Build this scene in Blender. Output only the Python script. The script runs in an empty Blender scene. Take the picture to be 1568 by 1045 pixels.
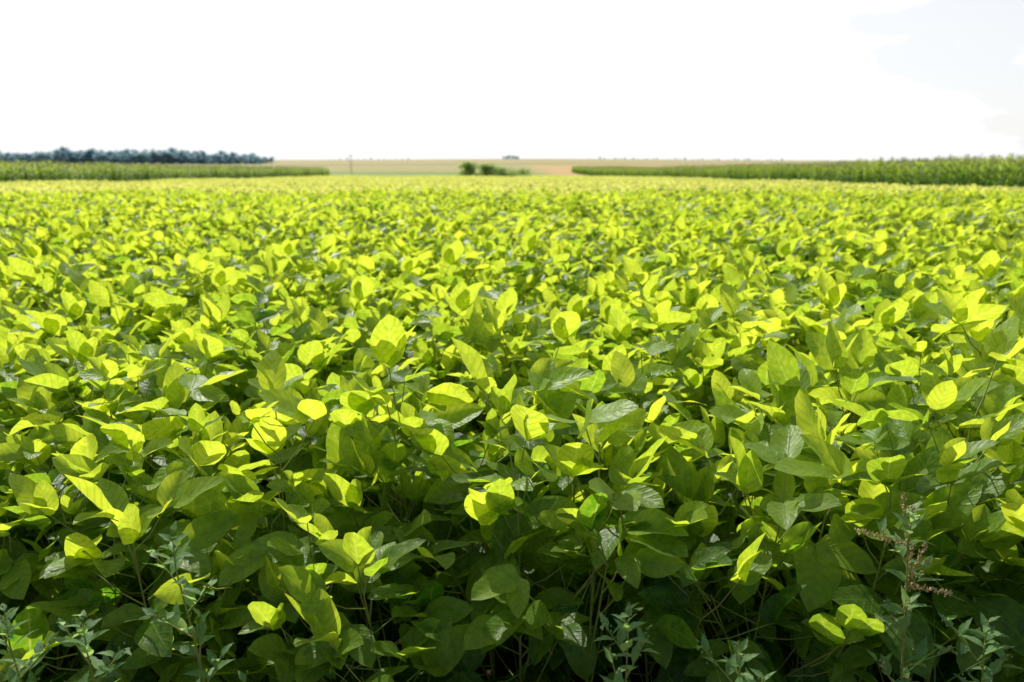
import bpy, math, random
import numpy as np
from mathutils import Vector, Matrix
R = np.random.RandomState(7)
scene = bpy.context.scene
D2R = math.pi/180

# ------------------------------------------------------------ mesh builder
class MB:
    def __init__(s):
        s.v=[]; s.f=[]; s.uv=[]; s.t=[]; s.m=[]; s.n=0
    def add(s, V, F, UV, tint, mat):
        V=np.asarray(V,float)
        s.v.append(V); s.uv.append(np.asarray(UV,float))
        s.t.append(np.full(len(V),tint)); 
        for f in F: s.f.append(tuple(int(i)+s.n for i in f))
        s.m += [mat]*len(F)
        s.n+=len(V)
    def mesh(s, name, mats, smooth=True):
        me=bpy.data.meshes.new(name)
        V=np.concatenate(s.v); UV=np.concatenate(s.uv); T=np.concatenate(s.t)
        me.from_pydata(V.tolist(),[],s.f)
        lv=np.empty(len(me.loops),dtype=np.int32); me.loops.foreach_get('vertex_index',lv)
        ul=me.uv_layers.new(name='UVMap')
        ul.data.foreach_set('uv',UV[lv].astype(np.float32).ravel())
        a=me.attributes.new('tint','FLOAT','POINT'); a.data.foreach_set('value',T.astype(np.float32))
        me.polygons.foreach_set('material_index',np.array(s.m,dtype=np.int32))
        me.polygons.foreach_set('use_smooth',np.full(len(s.f),smooth))
        for m in mats: me.materials.append(m)
        me.update()
        return me

GRID={}
def grid(nt,nu):
    k=(nt,nu)
    if k not in GRID:
        F=[]
        for i in range(nt):
            for j in range(nu):
                a=i*(nu+1)+j
                F.append((a,a+1,a+nu+2,a+nu+1))
        t,u=np.meshgrid(np.linspace(0,1,nt+1),np.linspace(-1,1,nu+1),indexing='ij')
        GRID[k]=(t.ravel(),u.ravel(),F)
    return GRID[k]

def basis(az,el,roll):
    f=np.array([math.cos(el)*math.cos(az),math.cos(el)*math.sin(az),math.sin(el)])
    s=np.array([-math.sin(az),math.cos(az),0.])
    n=np.cross(f,s)
    c,sn=math.cos(roll),math.sin(roll)
    return s*c+n*sn, f, n*c-s*sn

def leaf(mb,p,az,el,roll,L,W,tint,mat=0,nt=7,nu=4,fold=0.25,curl=0.2,kind='soy',wave=0.0):
    t,u,F=grid(nt,nu)
    if kind=='soy':
        if nt>2:
            sh=1.73*(np.clip(t,0,1)**0.48)*(np.clip(1-t,0,1)**0.71)
            sh=np.clip(sh,0.02,1)
        else:
            sh=np.where(t<0.1,0.25,np.where(t>0.9,0.04,1.0))
            t=np.where((t>0.1)&(t<0.9),0.42,t)
    elif kind=='blade':
        sh=np.clip(1-t**1.8,0.02,1)*np.clip(0.45+t*4,0,1)
    else:
        sh=np.where(t<0.35,t/0.35,(1-t)/0.65)**0.9*(1+0.28*np.sin(t*26))
        sh=np.clip(sh,0.03,1.2)
    x=u*W/2*sh
    if abs(curl)>1e-3:
        c=curl*1.6; y=L*np.sin(c*t)/c; zc=-L*(1-np.cos(c*t))/c
    else:
        y=L*t; zc=0*t
    z=zc+fold*np.abs(x)
    if wave>0:
        ph=R.rand()*6.28
        z=z+wave*L*np.sin(t*9+ph+u*1.2)*np.abs(u)*sh
    S,Fw,N=basis(az,el,roll)
    V=p[None,:]+x[:,None]*S+y[:,None]*Fw+z[:,None]*N
    UV=np.stack([u*0.5+0.5,t],1)
    mb.add(V,F,UV,tint,mat)

def tube(mb,pts,rads,tint,mat,ns=4):
    pts=[np.asarray(p,float) for p in pts]
    V=[];F=[]
    for i,p in enumerate(pts):
        d=pts[min(i+1,len(pts)-1)]-pts[max(i-1,0)]
        d=d/(np.linalg.norm(d)+1e-9)
        a=np.cross(d,[0.31,0.92,0.11]); a/=np.linalg.norm(a); b=np.cross(d,a)
        for k in range(ns):
            th=2*math.pi*k/ns
            V.append(p+rads[i]*(math.cos(th)*a+math.sin(th)*b))
    for i in range(len(pts)-1):
        for k in range(ns):
            F.append((i*ns+k,i*ns+(k+1)%ns,(i+1)*ns+(k+1)%ns,(i+1)*ns+k))
    V=np.array(V)
    mb.add(V,F,np.zeros((len(V),2))+0.5,tint,mat)

def U(a,b): return a+(b-a)*R.rand()

# ------------------------------------------------------------ materials
def newmat(name):
    m=bpy.data.materials.new(name); m.use_nodes=True
    nt=m.node_tree; nt.nodes.clear()
    return m,nt
def nd(nt,typ,**kw):
    n=nt.nodes.new(typ)
    for k,v in kw.items(): setattr(n,k,v)
    return n
def math_(nt,op,a,b=None,c=None,clamp=False):
    n=nd(nt,'ShaderNodeMath',operation=op); n.use_clamp=clamp
    for i,x in enumerate((a,b,c)):
        if x is None: continue
        if isinstance(x,(int,float)): n.inputs[i].default_value=x
        else: nt.links.new(x,n.inputs[i])
    return n.outputs[0]
def mixc(nt,f,a,b,bt='MIX'):
    n=nd(nt,'ShaderNodeMix',data_type='RGBA',blend_type=bt)
    for i,x in ((0,f),(6,a),(7,b)):
        if isinstance(x,(int,float)): n.inputs[i].default_value=x
        elif isinstance(x,tuple): n.inputs[i].default_value=(*x,1)
        else: nt.links.new(x,n.inputs[i])
    return n.outputs[2]

def leafmat(name,dark,light,tdark,tlight,fac=0.5,rough=0.5,veins=True,spec=0.3):
    m,nt=newmat(name); L=nt.links.new
    at=nd(nt,'ShaderNodeAttribute',attribute_name='tint')
    oi=nd(nt,'ShaderNodeObjectInfo')
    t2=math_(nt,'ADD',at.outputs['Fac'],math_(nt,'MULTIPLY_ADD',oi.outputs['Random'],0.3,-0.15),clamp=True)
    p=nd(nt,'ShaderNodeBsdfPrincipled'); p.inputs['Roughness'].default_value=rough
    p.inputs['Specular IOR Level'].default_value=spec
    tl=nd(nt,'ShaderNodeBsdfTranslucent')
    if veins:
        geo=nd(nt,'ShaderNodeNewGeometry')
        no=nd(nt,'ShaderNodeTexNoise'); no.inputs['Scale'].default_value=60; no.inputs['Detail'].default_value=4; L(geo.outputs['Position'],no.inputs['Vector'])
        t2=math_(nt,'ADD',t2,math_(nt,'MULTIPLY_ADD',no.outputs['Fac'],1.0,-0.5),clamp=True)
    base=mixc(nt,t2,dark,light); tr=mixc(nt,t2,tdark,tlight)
    if veins:
        uv=nd(nt,'ShaderNodeUVMap'); sx=nd(nt,'ShaderNodeSeparateXYZ'); L(uv.outputs[0],sx.inputs[0])
        au=math_(nt,'ABSOLUTE',math_(nt,'MULTIPLY_ADD',sx.outputs[0],2,-1))
        w=math_(nt,'SINE',math_(nt,'MULTIPLY',math_(nt,'SUBTRACT',sx.outputs[1],math_(nt,'MULTIPLY',au,0.27)),40))
        v=math_(nt,'POWER',math_(nt,'MULTIPLY_ADD',w,0.5,0.5),6)
        mid=math_(nt,'SUBTRACT',1,math_(nt,'MULTIPLY',au,13),clamp=True)
        vv=math_(nt,'MAXIMUM',math_(nt,'MULTIPLY',v,0.6),mid,clamp=True)
        base=mixc(nt,math_(nt,'MULTIPLY',vv,0.4),base,(0.22,0.32,0.07))
        tr=mixc(nt,math_(nt,'MULTIPLY',v,0.4),tr,(0.28,0.48,0.01))
        tr=mixc(nt,math_(nt,'MULTIPLY',mid,0.5),tr,(0.88,0.97,0.25))
        h=math_(nt,'ADD',math_(nt,'MULTIPLY',vv,-0.8),math_(nt,'MULTIPLY',no.outputs['Fac'],2.2))
        b=nd(nt,'ShaderNodeBump'); b.inputs['Strength'].default_value=0.4; b.inputs['Distance'].default_value=0.003
        L(h,b.inputs['Height']); L(b.outputs[0],p.inputs['Normal'])
    L(base,p.inputs['Base Color']); L(tr,tl.inputs['Color'])
    mx=nd(nt,'ShaderNodeMixShader'); mx.inputs[0].default_value=fac
    L(p.outputs[0],mx.inputs[1]); L(tl.outputs[0],mx.inputs[2])
    o=nd(nt,'ShaderNodeOutputMaterial'); L(mx.outputs[0],o.inputs[0])
    return m
def plain(name,c1,c2,scale=5,rough=0.8):
    m,nt=newmat(name); L=nt.links.new
    geo=nd(nt,'ShaderNodeNewGeometry')
    no=nd(nt,'ShaderNodeTexNoise'); no.inputs['Scale'].default_value=scale; no.inputs['Detail'].default_value=3
    L(geo.outputs['Position'],no.inputs['Vector'])
    p=nd(nt,'ShaderNodeBsdfPrincipled'); p.inputs['Roughness'].default_value=rough
    L(mixc(nt,no.outputs['Fac'],c1,c2),p.inputs['Base Color'])
    o=nd(nt,'ShaderNodeOutputMaterial'); L(p.outputs[0],o.inputs[0])
    return m

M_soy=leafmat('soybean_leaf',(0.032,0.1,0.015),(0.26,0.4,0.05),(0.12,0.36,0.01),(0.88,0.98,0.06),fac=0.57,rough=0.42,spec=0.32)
M_soyhaze=leafmat('soybean_leaf_hazed',(0.13,0.21,0.025),(0.5,0.54,0.12),(0.62,0.74,0.05),(1.0,0.99,0.25),fac=0.52,veins=False)  # same leaf, paler and yellower: far glare and haze put into the colour
M_stem=plain('soybean_stem',(0.16,0.22,0.03),(0.35,0.33,0.08),20,0.6)
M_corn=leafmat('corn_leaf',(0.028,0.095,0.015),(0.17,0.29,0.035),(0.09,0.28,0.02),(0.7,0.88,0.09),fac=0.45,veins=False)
M_tassel=plain('corn_tassel',(0.45,0.45,0.16),(0.65,0.6,0.28),10)
M_weed=leafmat('weed_leaf',(0.05,0.14,0.05),(0.2,0.34,0.13),(0.2,0.44,0.08),(0.62,0.85,0.25),fac=0.45)
M_seed=plain('weed_seed',(0.12,0.2,0.05),(0.3,0.36,0.12),60)
M_redseed=plain('weed_brown_seed',(0.34,0.24,0.09),(0.6,0.45,0.2),60)
M_grass=leafmat('grass_blade',(0.04,0.1,0.02),(0.14,0.22,0.05),(0.2,0.45,0.03),(0.6,0.75,0.1),fac=0.45,veins=False)
M_bark=plain('bark',(0.14,0.16,0.18),(0.24,0.24,0.25),3)
M_treehaze=leafmat('distant_tree_foliage_hazed',(0.1,0.24,0.38),(0.4,0.52,0.58),(0.15,0.35,0.47),(0.58,0.76,0.7),fac=0.42,veins=False,rough=0.8,spec=0.1)  # aerial haze painted into the foliage as a blue, lightened base colour
M_bush=leafmat('bush_foliage',(0.2,0.31,0.1),(0.42,0.52,0.2),(0.4,0.58,0.17),(0.78,0.9,0.32),fac=0.45,veins=False,rough=0.7,spec=0.2)
M_wood=plain('weathered_wood',(0.45,0.45,0.42),(0.6,0.58,0.55),3)

# ------------------------------------------------------------ terrain
ky=[-4000,0,40,100,160,220,300,450,700,900,1200,1500,2500,9000]
kz=[0,0,-0.8,-1.75,-2.5,-3.3,-3.5,-3.4,-2.5,-0.8,3.6,2.0,-15,-60]
def smooth(x,a,b):
    t=np.clip((x-a)/(b-a),0,1); return t*t*(3-2*t)
def tz(x,y):
    x=np.asarray(x,float); y=np.asarray(y,float)
    z=sum(np.interp(y+o*np.maximum(8,np.abs(y)*0.12)*(y>0),ky,kz) for o in (-1,-0.5,0,0.5,1))/5
    z=np.where(y<12,-0.02*np.clip(y,0,None),z*smooth(y,12,30)+(-0.02*np.clip(y,0,60))*(1-smooth(y,12,30)))
    z=z-5.0*np.clip((x/770.)**2,0,2)*smooth(y,500,1200)
    z=z+0.5*np.sin(x/90.+1)*smooth(y,350,800)
    return z
def axis(segs):
    out=[]
    for a,b,n in segs: out+=list(np.linspace(a,b,n,endpoint=False))
    return np.array(out+[segs[-1][1]])
gx=axis([(-6000,-1500,8),(-1500,-300,20),(-300,-60,14),(-60,60,40),(60,300,14),(300,1500,20),(1500,6000,8)])
gy=axis([(-3000,-50,8),(-50,0,6),(0,60,40),(60,300,50),(300,1500,60),(1500,8000,20)])
X,Y=np.meshgrid(gx,gy,indexing='ij'); Z=tz(X,Y)
nX,nY=X.shape
F=[(i*nY+j,(i+1)*nY+j,(i+1)*nY+j+1,i*nY+j+1) for i in range(nX-1) for j in range(nY-1)]
me=bpy.data.meshes.new('ground'); me.from_pydata(np.stack([X.ravel(),Y.ravel(),Z.ravel()],1).tolist(),[],F)
for p in me.polygons: p.use_smooth=True
ground=bpy.data.objects.new('ground',me); scene.collection.objects.link(ground)
SOYEND=152
m,nt=newmat('farmland'); L=nt.links.new
geo=nd(nt,'ShaderNodeNewGeometry'); sx=nd(nt,'ShaderNodeSeparateXYZ'); L(geo.outputs['Position'],sx.inputs[0])
mp=nd(nt,'ShaderNodeMapping'); mp.inputs['Scale'].default_value=(0.002,0.012,0); L(geo.outputs['Position'],mp.inputs[0])
n1=nd(nt,'ShaderNodeTexNoise'); n1.inputs['Scale'].default_value=1.5; n1.inputs['Detail'].default_value=3; L(mp.outputs[0],n1.inputs['Vector'])
yy=math_(nt,'ADD',sx.outputs[1],math_(nt,'MULTIPLY_ADD',n1.outputs['Fac'],160,-80))
fr=math_(nt,'DIVIDE',yy,1400.)
cr=nd(nt,'ShaderNodeValToRGB'); L(fr,cr.inputs[0]); cr.color_ramp.interpolation='LINEAR'
e=cr.color_ramp.elements
e[0].position=0.0; e[0].color=(0.36,0.42,0.14,1)
e[1].position=1.0; e[1].color=(0.34,0.4,0.2,1)
for pos,c in ((0.16,(0.36,0.42,0.14)),(0.21,(0.2,0.28,0.09)),(0.28,(0.36,0.34,0.14)),(0.42,(0.44,0.34,0.17)),(0.5,(0.24,0.32,0.13)),(0.58,(0.44,0.34,0.18)),(0.72,(0.42,0.36,0.18)),(0.85,(0.3,0.37,0.17))):
    q=e.new(pos); q.color=(*c,1)
tx=math_(nt,'MULTIPLY',math_(nt,'DIVIDE',math_(nt,'SUBTRACT',sx.outputs[0],6),12,clamp=True),math_(nt,'SUBTRACT',1,math_(nt,'DIVIDE',math_(nt,'SUBTRACT',yy,620),60,clamp=True)),clamp=True)
col=mixc(nt,tx,cr.outputs[0],(0.52,0.36,0.17))
n3=nd(nt,'ShaderNodeTexNoise'); n3.inputs['Scale'].default_value=0.15; n3.inputs['Detail'].default_value=8; L(geo.outputs['Position'],n3.inputs['Vector'])
col=mixc(nt,0.5,col,mixc(nt,n3.outputs['Fac'],(0.2,0.2,0.2),(1.6,1.6,1.5)),'MULTIPLY')
n4=nd(nt,'ShaderNodeTexNoise'); n4.inputs['Scale'].default_value=14; n4.inputs['Detail'].default_value=8; L(geo.outputs['Position'],n4.inputs['Vector'])
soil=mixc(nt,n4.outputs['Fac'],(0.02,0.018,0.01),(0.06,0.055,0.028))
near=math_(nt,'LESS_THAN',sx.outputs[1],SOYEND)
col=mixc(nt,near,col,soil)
p=nd(nt,'ShaderNodeBsdfPrincipled'); p.inputs['Roughness'].default_value=0.95; p.inputs['Specular IOR Level'].default_value=0.1
L(col,p.inputs['Base Color'])
b=nd(nt,'ShaderNodeBump'); b.inputs['Strength'].default_value=0.6; b.inputs['Distance'].default_value=0.03; L(n4.outputs['Fac'],b.inputs['Height']); L(b.outputs[0],p.inputs['Normal'])
o=nd(nt,'ShaderNodeOutputMaterial'); L(p.outputs[0],o.inputs[0])
me.materials.append(m)

# ------------------------------------------------------------ instancing
def scatter(name,coll,pts,rots,scls,idxs):
    me=bpy.data.meshes.new(name); me.from_pydata([tuple(p) for p in pts],[],[])
    a=me.attributes.new('rot','FLOAT_VECTOR','POINT'); a.data.foreach_set('vector',np.array(rots,np.float32).ravel())
    a=me.attributes.new('scl','FLOAT','POINT'); a.data.foreach_set('value',np.array(scls,np.float32))
    a=me.attributes.new('idx','INT','POINT'); a.data.foreach_set('value',np.array(idxs,np.int32))
    ob=bpy.data.objects.new(name,me); scene.collection.objects.link(ob)
    g=bpy.data.node_groups.new(name+'_nodes','GeometryNodeTree')
    g.interface.new_socket('Geometry',in_out='INPUT',socket_type='NodeSocketGeometry')
    g.interface.new_socket('Geometry',in_out='OUTPUT',socket_type='NodeSocketGeometry')
    gi=g.nodes.new('NodeGroupInput'); go=g.nodes.new('NodeGroupOutput')
    ci=g.nodes.new('GeometryNodeCollectionInfo'); ci.inputs['Collection'].default_value=coll
    ci.inputs['Separate Children'].default_value=True; ci.inputs['Reset Children'].default_value=True
    ip=g.nodes.new('GeometryNodeInstanceOnPoints'); ip.inputs['Pick Instance'].default_value=True
    def na(n,t):
        q=g.nodes.new('GeometryNodeInputNamedAttribute'); q.data_type=t; q.inputs['Name'].default_value=n
        return [s for s in q.outputs if s.enabled and s.name=='Attribute'][0]
    er=g.nodes.new('FunctionNodeEulerToRotation')
    l=g.links.new
    l(gi.outputs[0],ip.inputs['Points']); l(ci.outputs[0],ip.inputs['Instance'])
    l(na('idx','INT'),ip.inputs['Instance Index']); l(na('rot','FLOAT_VECTOR'),er.inputs[0]); l(er.outputs[0],ip.inputs['Rotation'])
    l(na('scl','FLOAT'),ip.inputs['Scale']); l(ip.outputs[0],go.inputs[0])
    md=ob.modifiers.new('scatter','NODES'); md.node_group=g
    return ob
def mkcoll(name,meshes):
    c=bpy.data.collections.new(name)
    for i,me in enumerate(meshes):
        c.objects.link(bpy.data.objects.new('%s_%02d'%(name,i),me))
    return c

# ------------------------------------------------------------ soybean
AWAY=-68*D2R     # azimuth away from the sun; young leaves turn their face to the sun
def trifoliate(mb,P,az,k,size,lod,tintoff=0):
    if k>0.75: el=U(0,80)
    elif k>0.45: el=U(-30,50)
    else: el=U(-75,0)
    el*=D2R
    helio = k>0.5 and R.rand()<(0.56 if lod==0 else 0.66)
    nt_,nu_=((8,4),(4,2),(2,2))[lod]
    tint=np.clip(-0.0+0.8*k+R.randn()*0.19+tintoff+(0.1 if lod==1 else 0),0,1)  # mid-field patches get a brighter tint: painted overexposure glare
    base_roll=R.randn()*0.4
    if helio: az=AWAY+R.randn()*0.8; el=U(15,75)*D2R; base_roll*=0.6
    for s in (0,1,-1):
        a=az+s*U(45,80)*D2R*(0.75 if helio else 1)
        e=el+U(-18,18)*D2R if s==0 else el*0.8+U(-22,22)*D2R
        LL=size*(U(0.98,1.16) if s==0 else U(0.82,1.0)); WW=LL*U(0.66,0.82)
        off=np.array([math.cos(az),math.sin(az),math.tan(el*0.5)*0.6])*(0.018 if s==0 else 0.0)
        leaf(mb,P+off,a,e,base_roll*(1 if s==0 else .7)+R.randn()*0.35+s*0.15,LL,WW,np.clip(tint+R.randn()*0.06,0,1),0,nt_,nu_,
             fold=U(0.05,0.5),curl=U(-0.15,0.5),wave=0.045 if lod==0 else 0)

def soyplant(seed):
    global R; R=np.random.RandomState(seed)
    mb=MB(); H=U(0.67,0.80)
    lean=np.array([R.randn()*0.05,R.randn()*0.05,0])
    def stempt(z): return np.array([0,0,z])+lean*(z/H)**1.5
    tube(mb,[stempt(z) for z in np.linspace(0,H,6)],np.linspace(0.0045,0.0018,6),0.5,1,5)
    n=17; az=U(0,6.28)
    def petleaf(B,az,k):
        pl=U(0.11,0.21)*(0.75+0.35*(1-k)); pe=(U(5,45)+35*k)*D2R
        d=np.array([math.cos(az)*math.cos(pe),math.sin(az)*math.cos(pe),math.sin(pe)])
        E=B+d*pl
        M=B+d*pl*0.5+np.array([0,0,-0.012])
        tube(mb,[B,M,E],[0.0021,0.0017,0.0013],0.5,1,4)
        trifoliate(mb,E,az,k,U(0.085,0.155)*(1-0.08*(k>0.9)),0)
    for i in range(n):
        z=0.08+(H-0.08)*(i/(n-1))
        az+=math.pi+R.randn()*0.5+0.5
        petleaf(stempt(z),az,z/H)
    for b in range(3):
        z0=U(0.08,0.3); ba=U(0,6.28); bl=U(0.3,0.48); be=U(50,70)*D2R
        B0=stempt(z0); d=np.array([math.cos(ba)*math.cos(be),math.sin(ba)*math.cos(be),math.sin(be)])
        tube(mb,[B0,B0+d*bl*0.5,B0+d*bl+np.array([0,0,0.02])],[0.003,0.0024,0.0015],0.5,1,4)
        for q in range(4):
            P=B0+d*bl*(0.25+0.75*q/3)
            petleaf(P,ba+U(-1.9,1.9),min(1,P[2]/H))
    return mb.mesh('soybean_plant_%d'%seed,[M_soy,M_stem])
def soypatch(seed,size,count,lod,lsize,mats):
    global R; R=np.random.RandomState(seed)
    mb=MB()
    bumps=[(U(-size/2,size/2),U(-size/2,size/2),U(-0.12,0.13)) for _ in range(int(5*size))]
    for i in range(count):
        x,y=U(-size/2,size/2),U(-size/2,size/2)
        top=0.86+R.randn()*0.04+sum(h*math.exp(-((x-a)**2+(y-b)**2)/0.05) for a,b,h in bumps)
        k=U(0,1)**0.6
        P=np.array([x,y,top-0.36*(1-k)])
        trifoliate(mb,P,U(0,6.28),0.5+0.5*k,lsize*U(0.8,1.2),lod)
        if lod==1 and R.rand()<0.5:
            tube(mb,[P,P-np.array([U(-.08,.08),U(-.08,.08),0.16])],[0.0016,0.002],0.5,1,3)
    return mb.mesh('soybean_patch_%d'%seed,mats)
NV=16; NP=8; NF=6
meshes=[soyplant(100+i) for i in range(NV)]
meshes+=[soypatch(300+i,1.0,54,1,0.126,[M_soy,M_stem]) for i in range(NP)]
meshes+=[soypatch(400+i,4.0,500,2,0.15,[M_soyhaze,M_stem]) for i in range(NF)]
C_soy=mkcoll('soybean_parts',meshes)
R=np.random.RandomState(11)
P=[];RO=[];S=[];I=[]
y=1.74
while y<7.5:
    hw=1.2+y*0.85
    x=-hw
    while x<hw:
        px=x+R.randn()*0.05; py=y+R.randn()*0.05
        P.append((px,py,tz(px,py)-0.0)); RO.append((R.randn()*0.07,R.randn()*0.07,U(-1.1,1.1)))
        S.append(float(np.clip(1.0+R.randn()*0.085,0.82,1.2))); I.append(R.randint(NV))
        x+=0.205 if y<2.6 else 0.22
    y+=0.25
for cx,cy,n,r,s0 in ((2.9,6.6,9,0.35,1.17),(5.2,11,14,0.7,1.2),(-9,24,16,1.2,1.2),(9,20,12,.9,1.2),(-3.5,9.5,7,.4,1.15),(1.5,14,8,.5,1.16),(-8,15,9,.6,1.17),(12,30,12,1,1.2)):
    for _ in range(n):
        px,py=cx+R.randn()*r,cy+R.randn()*r*0.6
        P.append((px,py,float(tz(px,py)))); RO.append((0,0,U(-2,2))); S.append(s0*U(.94,1.05)); I.append(R.randint(NV))
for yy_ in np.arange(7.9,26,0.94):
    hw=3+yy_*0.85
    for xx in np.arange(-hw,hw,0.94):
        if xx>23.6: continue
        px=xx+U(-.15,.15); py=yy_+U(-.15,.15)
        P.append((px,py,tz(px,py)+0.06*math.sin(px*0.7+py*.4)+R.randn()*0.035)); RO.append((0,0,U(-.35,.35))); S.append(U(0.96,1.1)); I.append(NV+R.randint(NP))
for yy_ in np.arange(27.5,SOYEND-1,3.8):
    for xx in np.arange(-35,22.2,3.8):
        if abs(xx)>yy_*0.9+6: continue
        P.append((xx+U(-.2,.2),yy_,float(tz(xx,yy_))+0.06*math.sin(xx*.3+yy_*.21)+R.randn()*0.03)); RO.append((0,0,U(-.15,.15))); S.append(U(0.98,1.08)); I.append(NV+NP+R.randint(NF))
scatter('soybean_field',C_soy,P,RO,S,I)

# ------------------------------------------------------------ corn
def cornpatch(seed):
    global R; R=np.random.RandomState(seed)
    mb=MB()
    for i in range(22):
        bx,by=U(-1,1),U(-1,1); H=U(1.95,2.4); rot=U(0,3.14)
        tube(mb,[(bx,by,0),(bx,by,H*0.5),(bx+U(-.04,.04),by,H)],[0.014,0.011,0.005],0.4,0,4)
        for k in range(11):
            z=0.2+(H-0.3)*k/10
            leaf(mb,np.array([bx,by,z]),rot+math.pi*k+R.randn()*0.3,U(45,75)*D2R,R.randn()*0.3,U(0.55,0.8)*(1-0.3*(k>8)),U(0.07,0.1),np.clip(-0.3+0.13*k+R.randn()*.12,0,1),0,5,2,fold=0.3,curl=U(0.5,1.1),kind='blade')  # tint rises up the stalk: sunlit tops and shaded base painted in
        for k in range(5):
            a=U(0,6.28); 
            tube(mb,[(bx,by,H-0.02),(bx+0.08*math.cos(a),by+0.08*math.sin(a),H+0.2)],[0.007,0.005],0.9,1,3)
    return mb.mesh('corn_%d'%seed,[M_corn,M_tassel])
C_corn=mkcoll('corn_parts',[cornpatch(500+i) for i in range(5)])
def corn(x0,x1,y0,y1):
    P=[];RO=[];S=[];I=[]
    for y in np.arange(y0,y1,1.8):
        for x in np.arange(x0,x1,1.8):
            px=x+U(-.15,.15)
            P.append((px,y,float(tz(px,y)))); RO.append((0,0,R.randint(4)*math.pi/2)); S.append(U(0.92,1.09)); I.append(R.randint(5))
    return scatter('corn_field',C_corn,P,RO,S,I)
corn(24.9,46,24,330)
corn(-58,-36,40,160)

# ------------------------------------------------------------ trees
def treemesh(seed,h,w,nleaf,ls,mat,trunk=0.25,nc=9,asp=0.75):
    global R; R=np.random.RandomState(seed)
    mb=MB()
    th=h*trunk
    tube(mb,[(0,0,-0.3),(U(-.1,.1),0,th),(U(-.2,.2),U(-.2,.2),h*0.75)],[h*0.028,h*0.02,h*0.006],0.3,1,6)
    cl=[]
    for i in range(nc):
        a=U(0,6.28); r=w*0.5*U(0.15,0.8); z=th+(h-th)*U(0.1,0.88)
        r*=math.sqrt(max(0.06,1-((z-th)/(h-th)-0.25)**2*1.75))
        c=np.array([r*math.cos(a),r*math.sin(a),z]); cl.append(c)
        tube(mb,[(0,0,z*0.6),tuple(c*np.array([.5,.5,.88])),tuple(c)],[h*0.01,h*0.007,h*0.003],0.3,1,4)
    for i in range(nleaf):
        c=cl[R.randint(nc)]
        d=R.randn(3); d/=np.linalg.norm(d); q=c+d*w*0.2*U(0.4,1.1)*np.array([1,1,asp])
        if q[2]>h*1.05 or q[2]<0.03*h: continue
        k=np.clip(0.5+0.35*d[2]+R.randn()*0.15,0,1)
        leaf(mb,q,U(0,6.28),U(-1,1),U(-1,1),ls*U(.6,1.3),ls*U(.5,1),k,0,2,2,fold=0.3,curl=0.3)
    return mb.mesh('tree_%d'%seed,[mat,M_bark])
C_tree=mkcoll('tree_parts',[treemesh(600+i,12*U(.88,1.14),11,800,1.0,M_treehaze,trunk=0.08,nc=12,asp=.65) for i in range(6)])
R=np.random.RandomState(5)
def trees(name,xs,ys,hs):
    P=[];RO=[];S=[];I=[]
    for x,y,h in zip(xs,ys,hs):
        P.append((x,y,float(tz(x,y))-0.3)); RO.append((0,0,U(0,6.28))); S.append(h/12.); I.append(R.randint(6))
    return scatter(name,C_tree,P,RO,S,I)
xs=[];ys=[];hs=[]
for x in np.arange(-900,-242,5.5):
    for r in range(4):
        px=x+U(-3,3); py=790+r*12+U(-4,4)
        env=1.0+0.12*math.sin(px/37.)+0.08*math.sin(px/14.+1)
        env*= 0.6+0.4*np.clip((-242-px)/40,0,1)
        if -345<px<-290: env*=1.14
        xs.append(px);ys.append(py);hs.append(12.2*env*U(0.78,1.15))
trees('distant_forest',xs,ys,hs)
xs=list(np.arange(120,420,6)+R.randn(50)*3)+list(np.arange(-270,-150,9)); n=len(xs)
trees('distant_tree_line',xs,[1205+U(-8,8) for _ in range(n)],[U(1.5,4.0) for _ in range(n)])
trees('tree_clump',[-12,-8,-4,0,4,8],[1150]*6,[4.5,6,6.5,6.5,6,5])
def single(name,mesh,x,y,s=1):
    o=bpy.data.objects.new(name,mesh); o.location=(x,y,float(tz(x,y))); o.scale=(s,s,s); scene.collection.objects.link(o); return o
single('bush',treemesh(701,3.6,5.2,2600,0.3,M_bush,trunk=0.05,nc=26,asp=.6),-8.2,154)
single('bush',treemesh(704,3.2,5.6,2600,0.3,M_bush,trunk=0.05,nc=26,asp=.5),-5.0,156)
single('bush',treemesh(712,2.9,6.5,2600,0.28,M_bush,trunk=0.04,nc=28,asp=.4),-2.2,156)
single('bush',treemesh(713,2.5,7.0,2300,0.26,M_bush,trunk=0.04,nc=28,asp=.32),0.9,157)
for xx,yy_ in ((-59.0,300),(-67.5,340)):
    mb=MB()
    tube(mb,[(0,0,0),(0,0,3.5),(0,0,7)],[0.12,0.1,0.08],0.5,0,8)
    tube(mb,[(-0.6,0.12,6.5),(0.6,0.12,6.5)],[0.04,0.04],0.5,0,4)
    tube(mb,[(-0.4,0.12,6.45),(0,0.1,5.9)],[0.02,0.02],0.5,0,4); tube(mb,[(0.4,0.12,6.45),(0,0.1,5.9)],[0.02,0.02],0.5,0,4)
    for q in (-0.55,0.55,0.25): tube(mb,[(q,0.12,6.53),(q,0.12,6.7)],[0.04,0.025],0.5,0,6)
    single('utility_pole',mb.mesh('utility_pole',[M_wood]),xx,yy_)

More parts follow.
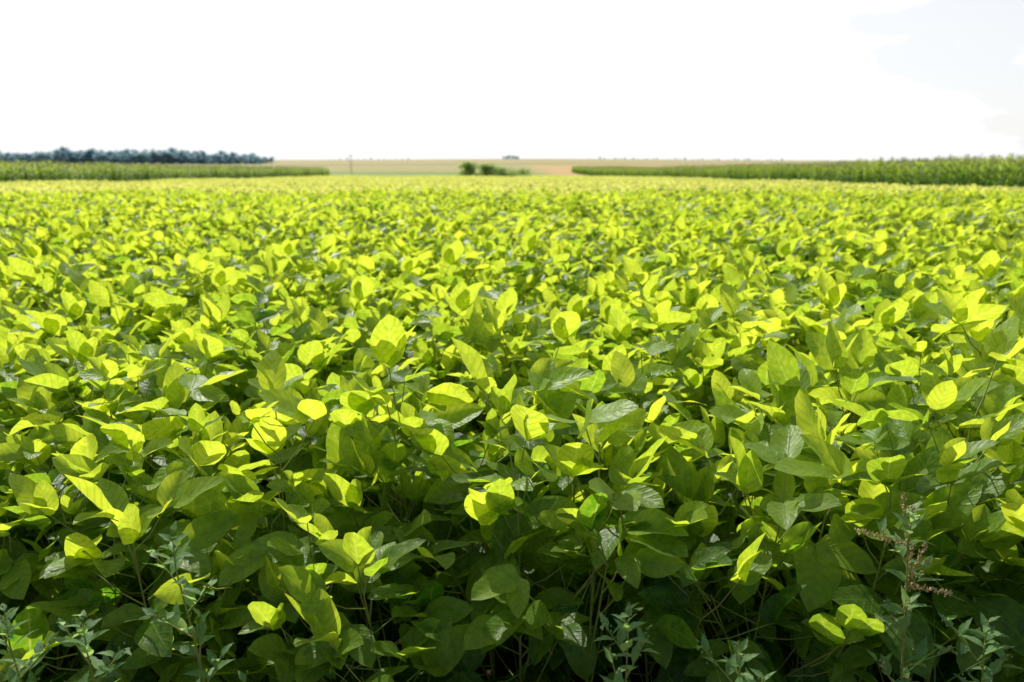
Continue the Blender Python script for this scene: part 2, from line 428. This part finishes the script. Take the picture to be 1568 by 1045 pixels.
# ------------------------------------------------------------ weeds, grass
def weed(seed,H,red=False):
    global R; R=np.random.RandomState(seed)
    mb=MB(); ln=np.array([U(-.05,.05),U(-.06,.0),0])
    sp=lambda z: np.array([0,0,z])+ln*(z/H)**2
    tube(mb,[sp(z) for z in np.linspace(0,H,6)],np.linspace(0.005,0.0015,6),0.5,1,5)
    az=0
    def shoot(B,d,Ls,n,big):
        tube(mb,[B,B+d*Ls],[0.002,0.001],0.5,1,4); a=U(0,6)
        for i in range(n):
            k=(i+1)/n; a+=2.4
            leaf(mb,B+d*Ls*k,a,U(15,60)*D2R,R.randn()*.3,big*(1.15-0.6*k),big*0.4*(1.15-0.5*k),U(.3,1),0,8,2,fold=0.3,curl=U(0,.5),kind='weed')
        for i in range(6):
            q=B+d*Ls*U(0.7,1.1)+R.randn(3)*0.005
            tube(mb,[q,q+np.array([0,0,0.003]),q+np.array([0,0,0.006])],[0.001,0.0025,0.0008],0.5,2,5)
    for i in range(9):
        z=H*(0.35+0.6*i/8); az+=2.4
        e=U(40,65)*D2R; d=np.array([math.cos(az)*math.cos(e),math.sin(az)*math.cos(e),math.sin(e)])
        shoot(sp(z),d,U(0.06,0.12),6,0.06)
    shoot(sp(H),np.array([0,0,1.]),0.07,9,0.05)
    if red:
        for i in range(5):
            a=U(0,6.28); e=U(10,75)*D2R; d=np.array([math.cos(a)*math.cos(e),math.sin(a)*math.cos(e),math.sin(e)]); B=sp(H*U(.85,1.0))
            for j in range(70):
                q=B+d*0.1*j/70+R.randn(3)*0.0022
                tube(mb,[q,q+R.randn(3)*0.002+np.array([0,0,.004])],[0.0019,0.0008],0.5,2,4)
    return mb.mesh('weed_%d'%seed,[M_weed,M_stem,M_redseed if red else M_seed])
for i,(x,y,H,red) in enumerate([(-0.58,1.38,0.76,0),(-0.78,1.34,0.62,0),(0.22,1.36,0.61,0),(0.80,1.42,0.77,1),(-1.0,1.34,0.58,1),(0.48,1.36,0.53,0),(-0.92,1.36,0.6,0),(1.08,1.43,0.64,0),(-1.25,1.6,0.85,0),(0.94,1.36,0.58,0)]):
    single('weed_plant',weed(800+i,H,bool(red)),x,y)
def tuft(seed):
    global R; R=np.random.RandomState(seed); mb=MB()
    for i in range(7):
        leaf(mb,np.array([R.randn()*.02,R.randn()*.02,0]),U(0,6.28),U(65,88)*D2R,R.randn()*.3,U(0.35,0.85),U(0.006,0.014),U(0,1),0,9,2,fold=0.5,curl=U(0.1,0.9),kind='blade')
    return mb.mesh('tuft_%d'%seed,[M_grass])
C_g=mkcoll('grass_parts',[tuft(900+i) for i in range(5)])
R=np.random.RandomState(3)
P=[(U(-3.5,3.5),U(0.3,1.75),0) for i in range(210)]
scatter('grass',C_g,P,[(0,0,U(0,6.28)) for _ in P],[U(.25,.45) if p[1]<1.3 else U(.5,.95) for p in P],[R.randint(5) for _ in P])

# ------------------------------------------------------------ light, sky
SUN_EL=42*D2R; SUN_AZ=-22*D2R
sd=Vector((math.sin(SUN_AZ)*math.cos(SUN_EL),math.cos(SUN_AZ)*math.cos(SUN_EL),math.sin(SUN_EL)))
sl=bpy.data.lights.new('sun','SUN'); sl.energy=5.0; sl.angle=0.5*D2R; sl.color=(1,0.96,0.88)
so=bpy.data.objects.new('sun',sl); so.rotation_euler=sd.to_track_quat('Z','Y').to_euler(); so.location=(0,0,30); scene.collection.objects.link(so)
w=bpy.data.worlds.new('World'); scene.world=w; w.use_nodes=True; nt=w.node_tree; nt.nodes.clear(); L=nt.links.new
sky=nd(nt,'ShaderNodeTexSky',sky_type='NISHITA'); sky.sun_disc=False; sky.sun_elevation=SUN_EL; sky.sun_rotation=SUN_AZ; sky.dust_density=1.0
tc=nd(nt,'ShaderNodeTexCoord'); sp=nd(nt,'ShaderNodeSeparateXYZ'); L(tc.outputs['Generated'],sp.inputs[0])
mp=nd(nt,'ShaderNodeMapping'); mp.inputs['Scale'].default_value=(1,1,3.0); L(tc.outputs['Generated'],mp.inputs[0])
no=nd(nt,'ShaderNodeTexNoise'); no.inputs['Scale'].default_value=5; no.inputs['Detail'].default_value=8; L(mp.outputs[0],no.inputs['Vector'])
dp=nd(nt,'ShaderNodeVectorMath',operation='DOT_PRODUCT'); L(tc.outputs['Generated'],dp.inputs[0]); dp.inputs[1].default_value=sd
hz=math_(nt,'MULTIPLY_ADD',dp.outputs['Value'],6.0,-2.95)
low=math_(nt,'MULTIPLY',math_(nt,'MAXIMUM',math_(nt,'SUBTRACT',0.14,sp.outputs[2]),0.0),9.0)
high=math_(nt,'MULTIPLY',math_(nt,'MAXIMUM',math_(nt,'SUBTRACT',sp.outputs[2],0.3),0.0),-4.0)
cl=math_(nt,'ADD',math_(nt,'ADD',math_(nt,'ADD',hz,low),high),math_(nt,'MULTIPLY_ADD',no.outputs['Fac'],5.0,-2.25),clamp=True)
mn=math_(nt,'MULTIPLY_ADD',math_(nt,'MAXIMUM',sp.outputs[1],0.0),0.78,0.12,clamp=True)
mask=math_(nt,'MAXIMUM',cl,mn)
col=mixc(nt,mask,sky.outputs[0],(10.4,10.45,10.6))
bg=nd(nt,'ShaderNodeBackground'); bg.inputs['Strength'].default_value=0.1; L(col,bg.inputs[0])
o=nd(nt,'ShaderNodeOutputWorld'); L(bg.outputs[0],o.inputs[0])

# ------------------------------------------------------------ camera
cd=bpy.data.cameras.new('camera'); cam=bpy.data.objects.new('camera',cd); scene.collection.objects.link(cam)
cam.location=(0,0,1.47); cam.rotation_euler=((90-12.8)*D2R,0,0)
cd.lens=28; cd.sensor_width=36; cd.clip_start=0.05; cd.clip_end=20000
cd.dof.use_dof=True; cd.dof.focus_distance=1.75; cd.dof.aperture_fstop=3.8
scene.camera=cam
scene.view_settings.view_transform='Standard'; scene.view_settings.look='None'; scene.view_settings.exposure=0
